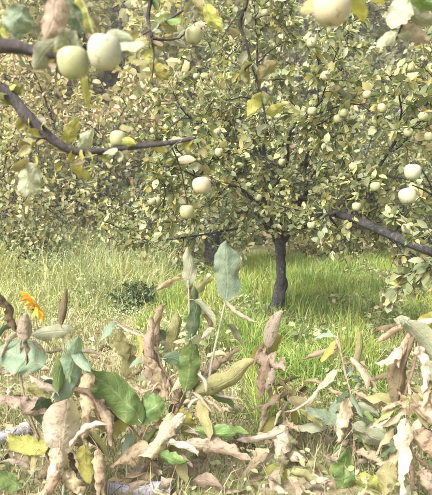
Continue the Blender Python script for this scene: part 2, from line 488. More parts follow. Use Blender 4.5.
# --- the main apple tree, 6 m away
rng = np.random.default_rng(11)
b0 = px(278, 322, 6.0); b0[2] = gh(b0[0], b0[1])
P = lambda u, v, d: px(u, v, d)
trunk = [b0 - np.array((0, 0, .05)), P(277, 306, 6), P(281, 291, 6), P(281, 268, 6), P(280, 248, 6), P(279, 234, 6), P(279, 222, 6.02)]
limbs = [
    ([P(276, 240, 6.), P(268, 228, 6.0), P(262, 214, 6.0), P(248, 180, 5.9), P(215, 140, 5.6), P(180, 105, 5.2)], .05, .014, {}),
    ([P(284, 240, 6.), P(293, 226, 5.9), P(310, 213, 5.6), P(336, 213, 5.0), P(366, 225, 4.4), P(396, 238, 3.9), P(432, 252, 3.45), P(468, 264, 3.1)], .05, .046, dict(nb=9, start=.3, blen=.5, droop=-.03, spurs=0)),
    ([P(280, 232, 6.), P(290, 205, 6.1), P(310, 160, 6.2), P(330, 100, 6.2), P(345, 40, 6.0), P(350, -20, 5.8)], .05, .012, dict(nb=12)),
    ([P(280, 232, 6.), P(300, 200, 6.3), P(350, 170, 6.8), P(410, 140, 7.2), P(470, 110, 7.6)], .045, .012, {}),
    ([P(278, 232, 6.), P(272, 205, 5.7), P(280, 165, 5.1), P(300, 120, 4.5), P(330, 85, 4.1)], .045, .012, dict(nb=11)),
    ([P(278, 232, 6.), P(266, 195, 6.3), P(245, 130, 6.9), P(220, 70, 7.3), P(200, 20, 7.6)], .045, .012, {}),
    ([P(277, 236, 6.), P(262, 226, 5.6), P(235, 228, 5.2), P(195, 233, 4.9), P(160, 236, 4.8), P(130, 236, 4.7), P(105, 226, 4.6)], .02, .007, dict(nb=7, blen=.3, ntw=4, start=.45, lpt=6, twl=.2)),
    ([P(280, 236, 6.), P(315, 222, 5.4), P(345, 195, 4.9), P(380, 160, 4.4), P(420, 120, 4.1), P(450, 90, 3.9)], .04, .012, dict(nb=12)),
    ([P(280, 236, 6.), P(258, 205, 5.5), P(225, 185, 4.9), P(190, 170, 4.5), P(160, 165, 4.3)], .035, .01, dict(nb=9, blen=.6)),
    ([P(279, 234, 6.), P(268, 190, 6.), P(262, 130, 5.9), P(258, 60, 5.8), P(255, 0, 5.7)], .045, .012, dict(nb=11)),
]
main_tree = apple_tree('apple_tree', b0, trunk, [.14, .076, .068, .048, .06, .09, .09], limbs, 'sage',
    'spreading apple tree with dark slender forked trunk rising from bright grass', 3, nb=14, blen=.8, ntw=10, twl=.34, lpt=19, lsize=.07)

# --- second tree further back, its short dark trunk left of the main trunk
b1 = gpt(-.04, 9.6)
T1 = b1 + np.array((.02, 0, 1.05))
limbs = gen_limbs(rng, T1, 7, 2.0, .06, (15, 70))
limbs += [([P(226, 244, 9.6), P(231, 228, 9.5), P(239, 208, 9.4), P(246, 180, 9.3)], .05, .02, {}),
          ([P(222, 236, 9.6), P(205, 228, 9.4), P(180, 226, 9.2), P(150, 220, 9.0)], .045, .015, {})]
tree_b = apple_tree('apple_tree', b1, [b1 - np.array((0, 0, .05)), b1 + np.array((-.03, 0, .5)), T1], [.17, .13, .15], limbs, 'green',
    'apple tree with short dark trunk, behind and left of the slender trunk', 5, nb=10, blen=.95, ntw=8, twl=.4, lpt=11, lsize=.085)

# --- prototype for the orchard rows and for taller trees beyond
b2 = gpt(-4.6, 10.6)
Tp = b2 + np.array((0, 0, 1.0))
row = apple_tree('apple_tree', b2, [b2 - np.array((0, 0, .05)), b2 + np.array((.04, 0, .5)), Tp], [.14, .11, .12],
    gen_limbs(rng, Tp, 9, 2.3, .06, (5, 75)), 'yellowing', 'yellowing apple tree at far left behind the tall weeds', 8, 'orchard trees in the row behind',
    nb=10, blen=1.0, ntw=8, twl=.42, lpt=11, lsize=.095)
G = 'orchard trees in the row behind'
row_spots = [
    (-2.2, 12.2, 1.2, 1.05, 'sage', 'sage green tree showing under the tip of the long dark branch'),
    (3.0, 11.2, 2.2, 1.1, 'green', 'green apple tree behind the drooping right limb of the slender-trunked tree'),
    (6.0, 12.5, 4.0, 1.15, 'sage', 'sage green tree at the right edge behind the crown'),
    (1.2, 14.5, 5.0, 1.15, 'yellowing', 'yellowing tree directly behind the two trunks, filling the gap between crowns'),
    (-6.8, 14.5, 3.1, 1.2, 'green', 'green tree behind the yellowing tree at the left edge'),
    (-3.4, 16.5, .7, 1.25, 'sage', 'sage green tree deep behind the bend of the long dark branch'),
    (-4.0, 14.6, 2.7, 1.62, 'tan', 'tall tan-leaved tree showing between the two dark branches at upper left'),
    (-1.2, 16.4, 5.6, 1.75, 'yellowing', 'tall pale yellowing tree behind the crossed twigs at top left of centre'),
    (5.6, 16.0, 1.6, 1.75, 'sage', 'tall sage tree showing between the crown and the right edge'),
]
for x, y, a, s, mt, lab in row_spots:
    copy_tree(row, gpt(x, y), a, s, lab, G, mt)
# taller wood beyond: countable crowns, each a tree
b3 = gpt(0, 22)
T3 = b3 + np.array((0, 0, 2.2))
tl = gen_limbs(rng, T3, 7, 3.4, .12, (0, 45), .6) + gen_limbs(rng, T3 + np.array((0, 0, 1.5)), 6, 4.2, .1, (25, 80), .8)
tall = apple_tree('woodland_tree', b3, [b3 - np.array((0, 0, .1)), b3 + np.array((.1, 0, 1.2)), T3, T3 + np.array((0, .1, 1.6))], [.26, .22, .18, .12], tl, 'wood_far',
    'tall woodland tree straight behind the orchard, centre', 21, 'tall trees beyond the orchard', nb=11, blen=1.7, ntw=9, twl=.75, lpt=12, lsize=.185)
tall.scale = (1.4, 1.4, 1.4)
tall_spots = [(-4.5, 21, 1., 1.35, 'yellowing', 'tall yellowing woodland tree left of centre beyond the orchard row'), (4.6, 21.5, 2.6, 1.35, 'wood_far', 'tall woodland tree right of centre beyond the orchard row'),
              (-9, 22, 4., 1.45, 'yellowing', 'tall yellowing tree at the left edge beyond the orchard row'), (9, 22, 5.2, 1.45, 'wood_far', 'tall green tree at the right edge beyond the orchard row'),
              (-2.2, 27, 2., 1.8, 'yellowing', 'tallest yellowing tree in the second rank of woodland, left of centre'), (2.9, 28, 3.3, 1.8, 'wood_far', 'tall green tree in the second rank of woodland, right of centre'),
              (-4.8, 25.5, 5.1, 2.1, 'yellowing', 'tallest pale tree of all behind the left woodland, above the apple pair'), (.4, 31, 4.4, 2.3, 'wood_far', 'tallest pale tree of all behind the centre woodland'),
              (-7.5, 29, .4, 1.85, 'wood_far', 'far woodland tree in the second rank at left'), (8.5, 29, 1.9, 1.85, 'wood_far', 'far woodland tree in the second rank at right')]
for x, y, a, s, mt, lab in tall_spots:
    copy_tree(tall, gpt(x, y), a, s, lab, 'tall trees beyond the orchard', mt)

# undergrowth closing the horizon beyond the rows
rng = np.random.default_rng(77)
n = 26000
x = rng.uniform(-16, 16, n); y = rng.uniform(15.5, 34, n)
hgt = np.abs(rng.normal(0, 1.1, n)) * (1 + .5 * np.sin(x * 1.7) * np.sin(y * 1.1))
V, tri = leaf_cloud(np.stack([x, y, hgt + .05], 1), rng.normal(size=(n, 3)), rng.uniform(.12, .3, n), rng)
prop(link('undergrowth', trimesh('undergrowth', V, tri, M['wood_far'])), 'pale green undergrowth at the foot of the far trees', 'undergrowth', kind='stuff')


# ------------------------------------------------------------------ grass
def blades(rng, x, y, h, wd, lean, mat, name, label, cat='grass'):
    n = len(x)
    z = np.array([gh(a, b) for a, b in zip(x, y)]) - .01
    az = rng.uniform(0, 2 * np.pi, n); la = rng.uniform(0, 2 * np.pi, n); ln = np.abs(rng.normal(0, lean, n)) * h
    sx, sy = np.cos(az) * wd / 2, np.sin(az) * wd / 2
    ox, oy = np.cos(la) * ln, np.sin(la) * ln
    V = np.empty((n, 5, 3))
    V[:, 0] = np.stack([x - sx, y - sy, z], 1); V[:, 1] = np.stack([x + sx, y + sy, z], 1)
    V[:, 2] = np.stack([x - sx * .8 + ox * .35, y - sy * .8 + oy * .35, z + h * .6], 1)
    V[:, 3] = np.stack([x + sx * .8 + ox * .35, y + sy * .8 + oy * .35, z + h * .6], 1)
    V[:, 4] = np.stack([x + ox, y + oy, z + h * np.sqrt(np.clip(1 - (ln / h) ** 2 * .6, .15, 1))], 1)
    tri = np.array([(0, 1, 3), (0, 3, 2), (2, 3, 4)])[None] + (np.arange(n) * 5)[:, None, None]
    return prop(link(name, trimesh(name, V, tri.reshape(-1, 3), M[mat])), label, cat, kind='stuff')


rng = np.random.default_rng(5)


def scatter(n, x0, x1, y0, y1, clump=1.2, thr=-.1):
    xs, ys = [], []
    while len(xs) < n:
        a = rng.uniform(x0, x1); b = rng.uniform(y0, y1)
        if noise.noise(Vector((a * clump, b * clump, 3.3))) > thr + rng.normal() * .25: xs.append(a); ys.append(b)
    return np.array(xs), np.array(ys)


x, y = scatter(30000, -2.4, 2.6, 1.6, 5.4, 2.2, .05)
blades(rng, x, y, rng.uniform(.03, .17, len(x)), rng.uniform(.003, .008, len(x)), .9, 'grass', 'short_grass', 'short green and straw coloured grass on the near ground')
x, y = scatter(48000, -.8, 5.5, 4.6, 12, 1.1, -.25)
x2, y2 = scatter(9000, .25, 1.3, 3.1, 5.0, 1.6, -.1); x = np.append(x, x2); y = np.append(y, y2)
cl_ = np.array([1 + 1.0 * noise.noise(Vector((a * 1.7, b * 1.3, 22))) for a, b in zip(x, y)])
blades(rng, x, y, rng.uniform(.06, .3, len(x)) * np.clip(cl_, .3, 1.8), rng.uniform(.005, .014, len(x)), .8, 'lush', 'lush_grass', 'bright green grass around and behind the slender trunk')
x, y = scatter(50000, -7.5, .2, 5.2, 12.5, .9, -.2)
cl_ = np.array([1 + .75 * noise.noise(Vector((a * .9, b * .6, 12))) + .5 * noise.noise(Vector((a * 2.7, b * 2.1, 5))) for a, b in zip(x, y)])
keep = ~((x > -.75) & (y > 6.6)); x, y, cl_ = x[keep], y[keep], cl_[keep]
hh = rng.uniform(.12, .8, len(x)) ** 1.2 * np.clip((y - 5.0) / 2.8, .2, 1) * np.clip(cl_, .3, 1.8)
blades(rng, x, y, hh, rng.uniform(.005, .018, len(x)), 1.0, 'tall', 'tall_weeds', 'tall soft yellow-green weeds left of the trunks', 'weeds')
# small weed leaves among the tall weeds and grass
n = 16000
x, y = scatter(n, -6.5, .1, 5.6, 12.5, .9, -.2); h = rng.uniform(.1, .75, n) * np.clip((y - 5.0) / 2.8, .2, 1) * np.where((x > -.75) & (y > 6.6), .2, 1)
V, tri = leaf_cloud(np.stack([x, y, h], 1), rng.normal(size=(n, 3)) + np.array((0, 0, .6)), rng.uniform(.012, .034, n), rng)
prop(link('weed_leaves', trimesh('weed_leaves', V, tri, M['tall'])), 'fine yellow-green foliage of the tall weeds at left', 'weeds', kind='stuff')
n = 26000
x, y = scatter(n, -2.8, 3.2, 1.6, 6.4, 2.0, -.1)
hz = np.array([.07 + .45 * max(0, noise.noise(Vector((a * 1.6, b * 1.6, 8)))) for a, b in zip(x, y)])
V, tri = leaf_cloud(np.stack([x, y, .01 + rng.uniform(0, 1, n) * hz], 1), rng.normal(size=(n, 3)) * np.array((1, 1, .5)), rng.uniform(.012, .042, n), rng, .5)
prop(link('ground_weeds', trimesh('ground_weeds', V, tri, M['weed'])), 'small leafy weeds creeping over the near ground', 'weeds', kind='stuff')

# loose bushes closing the view under the crowns at left and right
brng = np.random.default_rng(41)
LP, LD, LS = [], [], []
bb = gpt(-3.3, 9.0); bush = prop(empty('bush', bb), 'sage green bush at the back of the tall weeds, left of centre', 'bush', 'bushes behind the weeds')
T = Tubes()
for i in range(70):
    a = brng.uniform(0, 6.28); e = brng.uniform(.15, 1.45)
    pth = wander(brng, bb, (math.cos(a) * math.cos(e), math.sin(a) * math.cos(e), math.sin(e)), brng.uniform(.7, 1.5), 5, .2, .03)
    T.add(pth, [.012, .01, .008, .006, .004, .003], 4)
    for k in range(75):
        g = brng.uniform(.8, 4.99); j = int(g); LP.append(pth[j] + (pth[j + 1] - pth[j]) * (g - j) + brng.normal(size=3) * .07)
        LD.append(brng.normal(size=3) + np.array((0, 0, .2))); LS.append(brng.uniform(.05, .11))
T.build('stems', M['bark'], bb, bush)
V, tri = leaf_cloud(np.array(LP), np.array(LD), np.array(LS), brng)
c = link('crown', trimesh('crown', V - bb, tri, M['sage']), bb, bush); c['kind'] = 'stuff'
for x_, y_, a_, s_, mt_, lab_ in ((-5.0, 9.6, 1., 1.1, 'yellowing', 'yellowish bush at the back of the tall weeds, at the left edge'), (-1.55, 9.5, 2.2, .95, 'sage', 'sage green bush at the back of the tall weeds, nearest the short dark trunk'),
                            (2.2, 11.2, 3., .9, 'yellowing', 'yellow-green bush in the grass behind the slender trunk, to its right'), (4.3, 10.6, 4., 1.0, 'sage', 'sage green bush in the grass at the right edge')):
    copy_tree(bush, gpt(x_, y_), a_, s_, lab_, 'bushes behind the weeds', mt_)

# leafy weeds breaking up the grass
n = 24000
x, y = scatter(n, -4.5, 4.5, 4.2, 10.5, 1.9, .12)
hz = np.array([.06 + .5 * max(0, noise.noise(Vector((a * 1.4, b * 1.2, 31)))) for a, b in zip(x, y)])
V, tri = leaf_cloud(np.stack([x, y, .02 + rng.uniform(0, 1, n) * hz], 1), rng.normal(size=(n, 3)) * np.array((1, 1, .6)), rng.uniform(.025, .085, n), rng, .6)
prop(link('meadow_weeds', trimesh('meadow_weeds', V, tri, M['weed'])), 'patches of leafy weeds mixed into the grass around the trunks', 'weeds', kind='stuff')

# low dark green shrub, left of centre
sb = gpt(px(137, 308, 6.4)[0], 6.4)
shrub = prop(empty('shrub', sb), 'low dark green shrub standing alone in front of the tall weeds', 'shrub')
T = Tubes(); LP, LD = [], []
for i in range(34):
    a = rng.uniform(0, 6.28); e = rng.uniform(.15, 1.3)
    pth = wander(rng, sb, (math.cos(a) * math.cos(e), math.sin(a) * math.cos(e), math.sin(e)), rng.uniform(.25, .45), 4, .22, -.04)
    T.add(pth, [.006, .005, .004, .003, .002], 4)
    for k in range(60):
        g = rng.uniform(.8, 3.99); j = int(g); LP.append(pth[j] + (pth[j + 1] - pth[j]) * (g - j) + rng.normal(size=3) * .015)
        LD.append(rng.normal(size=3) + np.array((0, 0, .3)))
T.build('stems', M['bark'], sb, shrub)
V, tri = leaf_cloud(np.array(LP), np.array(LD), rng.uniform(.03, .065, len(LP)), rng)
c = link('foliage', trimesh('foliage', V - sb, tri, M['shrub']), sb, shrub); c['kind'] = 'stuff'


# ------------------------------------------------------------------ big single leaves
VIEW = np.array((0, 1., 0))


def big_leaf(base, mid, tip, width, roll=0., curl=.5, wave=.15, fold=.1, crumple=0., ragged=0., twist=0., seed=0, shape=(.55, .6), nL=22, nW=12):
    """a blade along base-mid-tip; roll 0 faces the camera"""
    rng = random.Random(seed)
    base, mid, tip = (np.asarray(q, float) for q in (base, mid, tip))
    ctl = 2 * mid - .5 * (base + tip)
    V, UV, Fc = [], [], []
    pk = shape[0] / (shape[0] + shape[1]); nm = (pk ** shape[0]) * ((1 - pk) ** shape[1])
    ph1, ph2 = rng.uniform(0, 6), rng.uniform(0, 6); kf = rng.uniform(6, 11)
    so_ = Vector((rng.uniform(-50, 50), rng.uniform(-50, 50), rng.uniform(-50, 50)))
    L_ = np.linalg.norm(tip - base)
    for i in range(nL + 1):
        s = i / nL
        p = (1 - s) ** 2 * base + 2 * s * (1 - s) * ctl + s * s * tip
        p = p + np.array(noise.noise_vector(so_ + Vector((s * 2.5, 3, 1)))) * .06 * L_ * s
        t = unit(2 * (1 - s) * (ctl - base) + 2 * s * (tip - ctl))
        v = unit(p - np.array((0, 0, CAM_H)))
        sd_ = np.cross(t, v)
        if np.linalg.norm(sd_) < .1: sd_ = np.cross(t, (0, .3, 1))
        sd_ = unit(sd_); sd_ = rot_about(sd_, t, roll + twist * (s - .3)); nn = np.cross(sd_, t)
        W = width / 2 * (max(s, 1e-4) ** shape[0]) * (max(1 - s, 1e-4) ** shape[1]) / nm
        rl, rr_ = (1 - .22 * noise.noise(so_ + Vector((s * 2.2, k_, 5))) - ragged * (abs(noise.noise(so_ + Vector((s * 7, k_, 0)))) + .5 * abs(noise.noise(so_ + Vector((s * 19, k_, 2))))) for k_ in (0, 9))
        cu = curl * (.6 + .8 * s)
        for j in range(nW + 1):
            x = 2 * j / nW - 1
            w_ = W * (rl if x < 0 else rr_)
            if abs(cu) > .02:
                la = math.sin(cu * x) / cu; hi = (1 - math.cos(cu * x)) / cu
            else: la, hi = x, 0
            hi += fold * abs(x) + wave * (math.sin(kf * s + (ph1 if x < 0 else ph2)) + .6 * math.sin(2.3 * kf * s + ph2 * (1 if x < 0 else 2))) * x * x
            q = p + sd_ * la * w_ + nn * hi * w_
            if crumple:
                nv = noise.noise_vector(so_ + Vector((q * (2.2 / max(width, .02))).tolist()) * .9)
                n2_ = noise.noise_vector(so_ + Vector((q * (6 / max(width, .02))).tolist()))
                n3_ = noise.noise_vector(so_ + Vector((q * (13 / max(width, .02))).tolist()))
                q = q + (np.array(nv) + .5 * np.array(n2_) + .28 * np.array(n3_)) * crumple * width * min(1, s * 5)
            V.append(q); UV.append((.5 + x * .5, s))
    for i in range(nL):
        for j in range(nW):
            a = i * (nW + 1) + j
            Fc.append((a, a + 1, a + nW + 2, a + nW + 1))
    return V, Fc, UV


class Plant:
    """a stemmed plant whose stems are pixel polylines (u, v, depth)"""
    def __init__(s, name, base, label, cat, group=None):
        s.base = np.array(base, float); s.o = prop(empty(name, s.base), label, cat, group); s.samples = []; s.k = 0

    def stem(s, pts, r0, r1, mat='stem_dry', name='stem', knob=.3, n=8):
        p = smoothpath(pts, 6); T = Tubes(); T.add(p, np.linspace(r0, r1, len(p)), n, knob)
        s.samples += p
        return T.build(name, M[mat], pts[0], s.o)

    def leaf(s, mat, bu, bv, tu, tv, wpx, d, dt=0., bend=0., roll=0., petiole=True, label=None, name='leaf', **kw):
        """base pixel, tip pixel, width in pixels, distance of base, extra distance of the tip, sideways bow in pixels"""
        s.k += 1
        mu, mv = (bu + tu) / 2, (bv + tv) / 2
        ln = math.hypot(tu - bu, tv - bv) + 1e-6; nu, nv = -(tv - bv) / ln, (tu - bu) / ln
        return s.leaf3(mat, px(bu, bv, d), px(mu + nu * bend, mv + nv * bend, d + dt * .4), px(tu, tv, d + dt), wpx / F * d, roll, petiole, label, name, **kw)

    def leaf3(s, mat, base, mid, tip, width, roll=0., petiole=True, label=None, name='leaf', **kw):
        s.k += 1
        kw.setdefault('seed', s.k * 13 + int(abs(s.base[0]) * 1000))
        V, Fc, UV = big_leaf(base, mid, tip, width, roll, **kw)
        base = np.asarray(base, float)
        o = link(name, mesh(name, [v - base for v in V], Fc, M['leaf_' + mat], UV), base, s.o)
        if label: o['label'] = label
        if petiole and s.samples:
            S = np.array(s.samples); q = S[np.argmin(np.linalg.norm(S - base, axis=1) + .35 * np.maximum(0, S[:, 2] - base[2]))]
            dd = np.linalg.norm(q - base)
            inn = unit(np.asarray(mid) - base) * min(.03, .3 * np.linalg.norm(np.asarray(mid) - base))
            if dd > .004:
                m_ = (q + base) / 2 + np.array((0, 0, .12 * dd))
                pp = smoothpath([q, m_, base, base + inn], 3); T = Tubes()
                dry = mat in ('tan', 'pink', 'cream', 'brown')
                r_ = min(.0035, .001 + width * .012)
                T.add(pp, np.linspace(r_, r_ * .5, len(pp)), 5)
                T.build('leaf_stalk', M['stem_dry' if dry else 'stem_green'], q, o)
        return o


DRY = dict(curl=1.5, wave=.34, crumple=.13, ragged=.6, twist=1.1)
ROLL = dict(curl=2.0, wave=.2, crumple=.1, ragged=.4, twist=.8)
FRESH = dict(curl=.45, wave=.2, fold=.14, crumple=.09, ragged=.22, twist=.5)

# ---- plant at left with blue-green leaves and the orange flower
PB = gpt(px(62, 500, 2.35)[0], 2.35)
A = Plant('broadleaf_plant', PB, 'wilting broad-leaved plant at left with blue-green and withered leaves', 'plant', 'wilting plants in the foreground')
d = 2.35
A.stem([PB - np.array((0, 0, .03)), px(64, 480, d), px(60, 440, d), px(63, 400, d), px(66, 370, d), px(62, 330, d)], .009, .004, 'stem_green')
A.stem([px(64, 485, d), px(40, 440, d - .03), px(25, 400, d - .05), px(20, 360, d - .05), px(22, 328, d - .05)], .007, .004, 'stem_dry')
A.stem([px(62, 450, d), px(85, 420, d + .03), px(98, 395, d + .06), px(106, 372, d + .1)], .006, .003, 'stem_dry')
A.leaf('teal', 44, 366, -8, 352, 42, 2.28, .02, 4, **FRESH)
A.leaf('teal', 58, 408, 78, 332, 25, 2.3, -.02, 3, .2, **FRESH)
A.leaf('cream', 60, 458, 66, 398, 40, 2.2, -.04, 0, .1, curl=.6, wave=.2, crumple=.05, ragged=.2)
A.leaf('dark', 52, 428, 36, 400, 26, 2.22, -.05, 0, -.2, **FRESH)
A.leaf('yellow', 48, 448, 8, 434, 24, 2.25, .03, -3, .3, **FRESH)
A.leaf('brown', 61, 326, 67, 288, 12, 2.3, .02, 1, .3, curl=1.5, wave=.1, fold=.2, crumple=.04)
A.leaf('brown', 16, 332, -4, 288, 22, 2.25, .0, 4, .7, **DRY)
A.leaf('cream', 24, 342, 26, 314, 22, 2.24, -.03, 0, 0, curl=1.6, wave=.2, crumple=.1)
A.leaf('pink', 48, 412, -6, 396, 34, 2.2, -.03, 6, .6, **DRY)
A.leaf('cream', 66, 356, 104, 354, 11, 2.4, .06, -2, .5, **ROLL)
A.leaf('cream', 62, 350, 38, 354, 8, 2.4, .03, 1, .4, **ROLL)
A.leaf('tan', 92, 372, 84, 440, 30, 2.3, -.05, 4, .3, **DRY)
A.leaf('tan', 88, 386, 112, 446, 26, 2.32, -.05, -4, -.3, **DRY)
A.leaf('cream', 70, 448, 108, 424, 14, 2.2, .0, -6, .8, **ROLL)
A.leaf('yellow', 84, 445, 88, 482, 20, 2.22, -.02, 2, .2, **FRESH)
A.leaf('tan', 98, 448, 102, 502, 24, 2.2, -.02, 4, .3, **DRY)
A.leaf('pink', 60, 448, 50, 492, 32, 2.15, -.03, 3, .2, **DRY)
A.leaf('cream', 30, 468, 0, 462, 13, 2.1, -.02, 6, .7, **ROLL)
A.leaf('tan', 58, 472, 12, 500, 22, 2.1, .0, -8, .4, **DRY)
A.leaf('green', 22, 488, -10, 468, 22, 2.1, .0, 0, .5, **FRESH)
A.leaf('olive', 30, 380, 46, 402, 18, 2.3, .0, 0, .3, **FRESH)
A.leaf('brown', 52, 462, 36, 480, 18, 2.2, .02, 0, .3, **DRY)
A.leaf('tan', 66, 470, 82, 500, 26, 2.18, -.02, 2, .2, **DRY)
A.leaf('olive', 78, 398, 74, 372, 14, 2.36, .02, 2, .2, **FRESH)
A.leaf('brown', 70, 452, 76, 478, 12, 2.24, 0, 1, .2, **DRY)

# ---- orange-yellow flower, seen from the side, on its own thin stalk
fb = gpt(px(30, 400, 2.5)[0], 2.5)
fl = prop(empty('flower', fb), 'ragged orange-yellow flower on a thin stalk above the blue-green leaves', 'flower')
fc = px(32, 307, 2.5); ft = px(36, 330, 2.52)
T = Tubes(); pp = smoothpath([fb, px(40, 365, 2.52), px(38, 335, 2.54), fc + np.array((0, .02, 0))], 5); T.add(pp, np.linspace(.004, .003, len(pp)), 6); T.build('stalk', M['stem_green'], fb, fl)
T = Tubes(); ax_ = unit(np.array((.80, .22, .55)))
T.add([fc - ax_ * .014, fc - ax_ * .004, fc + ax_ * .006, fc + ax_ * .011], [.008, .019, .018, .008], 10, .3); T.build('flower_head', M['disc'], fc, fl)
s1 = unit(np.cross(ax_, (0, 0, 1))); s2 = np.cross(ax_, s1)
frng = random.Random(4)
for i in range(15):
    a = 6.283 * i / 15 + frng.uniform(-.15, .15); rad = s1 * math.cos(a) + s2 * math.sin(a)
    # the petals hang unequal: long ones up-left and down-right as seen from the camera
    q = fc + rad * .014; L_ = frng.uniform(.06, .1)
    V, Fc_, UV = big_leaf(q, q + rad * L_ * .55 + ax_ * .012, q + rad * L_ - ax_ * frng.uniform(-.005, .02), .023, frng.uniform(-1, 1), curl=.8, wave=.25, crumple=.12, seed=i, shape=(.5, .45), nL=6, nW=4)
    link('petal', mesh('petal', [v - q for v in V], Fc_, M['petal' if rad[0] < 0 else 'petal_y'], UV), q, fl)

# ---- central plant: dry twisted stems, two large green leaves, tall blue-green leaf
PB = gpt(px(142, 500, 2.5)[0], 2.5)
Bp = Plant('broadleaf_plant', PB, 'withered tan plant with two broad green leaves and one tall blue-green leaf', 'plant', 'wilting plants in the foreground')
d = 2.48
Bp.stem([PB - np.array((0, 0, .03)), px(142, 478, d), px(152, 455, d), px(166, 430, d), px(178, 406, d), px(172, 385, d), px(160, 362, d), px(156, 335, d)], .012, .005)
Bp.stem([px(150, 460, d), px(172, 440, d - .02), px(184, 418, d - .03), px(192, 402, d - .02), px(206, 392, d), px(212, 360, d + .02), px(220, 325, d + .03), px(226, 298, d + .04)], .009, .005, 'stem_green')
Bp.stem([px(178, 408, d), px(170, 396, d - .02), px(166, 384, d - .02), px(176, 375, d), px(186, 392, d)], .007, .004)
Bp.stem([px(190, 400, d), px(192, 370, d), px(190, 340, d), px(189, 300, d), px(188, 280, d)], .005, .003, 'stem_green')
Bp.stem([px(152, 455, d), px(130, 425, d - .03), px(118, 408, d - .05)], .006, .004, 'stem_dry')
Bp.stem([px(156, 345, d), px(136, 330, d + .05), px(113, 321, d + .1)], .004, .003, 'leafstem' if False else 'stem_dry')
Bp.leaf('green', 142, 424, 88, 372, 40, 2.38, -.06, 5, .15, **FRESH)
Bp.leaf('green', 134, 416, 164, 398, 32, 2.42, -.02, 2, -.2, **FRESH)
Bp.leaf('yellow', 128, 420, 112, 436, 18, 2.4, -.02, 2, .3, **FRESH)
Bp.leaf('pink', 160, 404, 152, 318, 24, 2.46, -.02, -4, .3, curl=1.4, wave=.25, crumple=.12, ragged=.4)
Bp.leaf('tan', 166, 392, 142, 352, 22, 2.44, -.03, 4, .4, **DRY)
Bp.leaf('tan', 158, 348, 166, 304, 18, 2.5, .05, -3, .5, **DRY)
Bp.leaf('cream', 152, 338, 112, 320, 7, 2.5, .06, -2, .5, **ROLL)
Bp.leaf('olive', 168, 350, 178, 312, 16, 2.52, .04, 3, .4, **FRESH)
Bp.leaf('dark', 191, 340, 194, 288, 15, 2.46, .03, 2, .2, **FRESH)
Bp.leaf('green', 185, 392, 190, 338, 24, 2.42, -.02, 3, .15, **FRESH)
Bp.leaf('sage', 186, 352, 198, 334, 20, 2.42, -.03, 2, .5, **FRESH)
Bp.leaf('sage', 188, 288, 187, 248, 15, 2.5, .06, 2, .2, **FRESH)
Bp.leaf('olive', 192, 296, 214, 280, 13, 2.5, .05, -2, .4, **FRESH)
Bp.leaf('teal', 226, 302, 226, 238, 32, 2.5, .03, 2, .1, label='tall blue-green leaf', **FRESH)
Bp.leaf('cream', 225, 300, 258, 324, 9, 2.5, -.03, 4, .4, **ROLL)
Bp.leaf('olive', 194, 394, 254, 362, 24, 2.45, .05, 4, .5, curl=.8, wave=.2, crumple=.06)
Bp.leaf('tan', 200, 376, 240, 348, 16, 2.6, .1, 3, .5, **DRY)
Bp.leaf('tan', 172, 412, 136, 458, 28, 2.4, -.06, -5, .3, **DRY)
Bp.leaf('pink', 184, 414, 158, 448, 20, 2.38, -.03, 4, .5, **DRY)
Bp.leaf('yellow', 184, 408, 186, 438, 22, 2.44, .02, 0, .2, **FRESH)
Bp.leaf('cream', 152, 444, 198, 458, 18, 2.38, -.05, -6, .6, **DRY)
Bp.leaf('green', 158, 452, 190, 462, 14, 2.38, -.06, 3, .6, **FRESH)
Bp.leaf('pink', 184, 444, 250, 462, 26, 2.36, -.03, -3, .5, **DRY)
Bp.leaf('green', 194, 430, 250, 432, 17, 2.4, -.04, 2, .5, **FRESH)
Bp.leaf('cream', 236, 440, 286, 430, 14, 2.42, -.02, 5, .6, **ROLL)
Bp.leaf('tan', 150, 448, 114, 466, 30, 2.38, -.05, 4, .3, **DRY)
Bp.leaf('cream', 204, 388, 240, 400, 9, 2.5, 0, 3, .5, **ROLL)
Bp.leaf('tan', 196, 412, 212, 426, 24, 2.45, 0, 2, .3, **DRY)
Bp.leaf('brown', 174, 404, 182, 388, 14, 2.43, -.02, 2, .4, **DRY)
Bp.leaf('brown', 150, 456, 162, 470, 14, 2.42, 0, 2, .3, **DRY)
Bp.leaf('olive', 118, 330, 128, 362, 17, 2.6, 0, 2, .3, **FRESH)
Bp.leaf('olive', 132, 344, 126, 378, 18, 2.62, 0, 3, .3, **FRESH)
Bp.leaf('pink', 142, 470, 118, 484, 22, 2.42, -.02, 2, .3, **DRY)
Bp.leaf('tan', 160, 430, 148, 410, 18, 2.44, -.02, 2, .3, **DRY)

# ---- dry stalk with crumpled leaves and an upright cream leaf
PB = gpt(px(280, 476, 2.85)[0], 2.82)
C = Plant('withered_stalk', PB, 'withered stalk with crumpled beige leaves and one upright cream leaf', 'plant', 'wilting plants in the foreground')
d = 2.8
C.stem([PB - np.array((0, 0, .03)), px(282, 445, d), px(284, 415, d), px(276, 390, d), px(268, 360, d), px(269, 335, d)], .009, .005)
for u, v in ((262, 372), (290, 366), (302, 378), (296, 392)):
    C.stem([px(282, 432, d), px((282 + u) / 2 + 2, (432 + v) / 2, d + .01), px(u, v, d + .03)], .003, .0015, 'stem_dry', 'twig')
C.leaf('cream', 268, 348, 284, 312, 17, 2.74, .02, -3, .2, label='upright cream leaf', curl=1.0, wave=.1, crumple=.04)
C.leaf('yellow', 262, 352, 280, 336, 20, 2.8, .04, 2, .3, **FRESH)
C.leaf('pink', 256, 360, 284, 372, 32, 2.74, -.03, -3, .3, **DRY)
C.leaf('tan', 268, 360, 258, 400, 20, 2.72, -.02, 3, .3, **DRY)
C.leaf('cream', 274, 368, 266, 392, 16, 2.7, -.02, 2, .4, **DRY)
C.leaf('tan', 280, 396, 262, 410, 14, 2.74, -.02, 2, .3, **DRY)
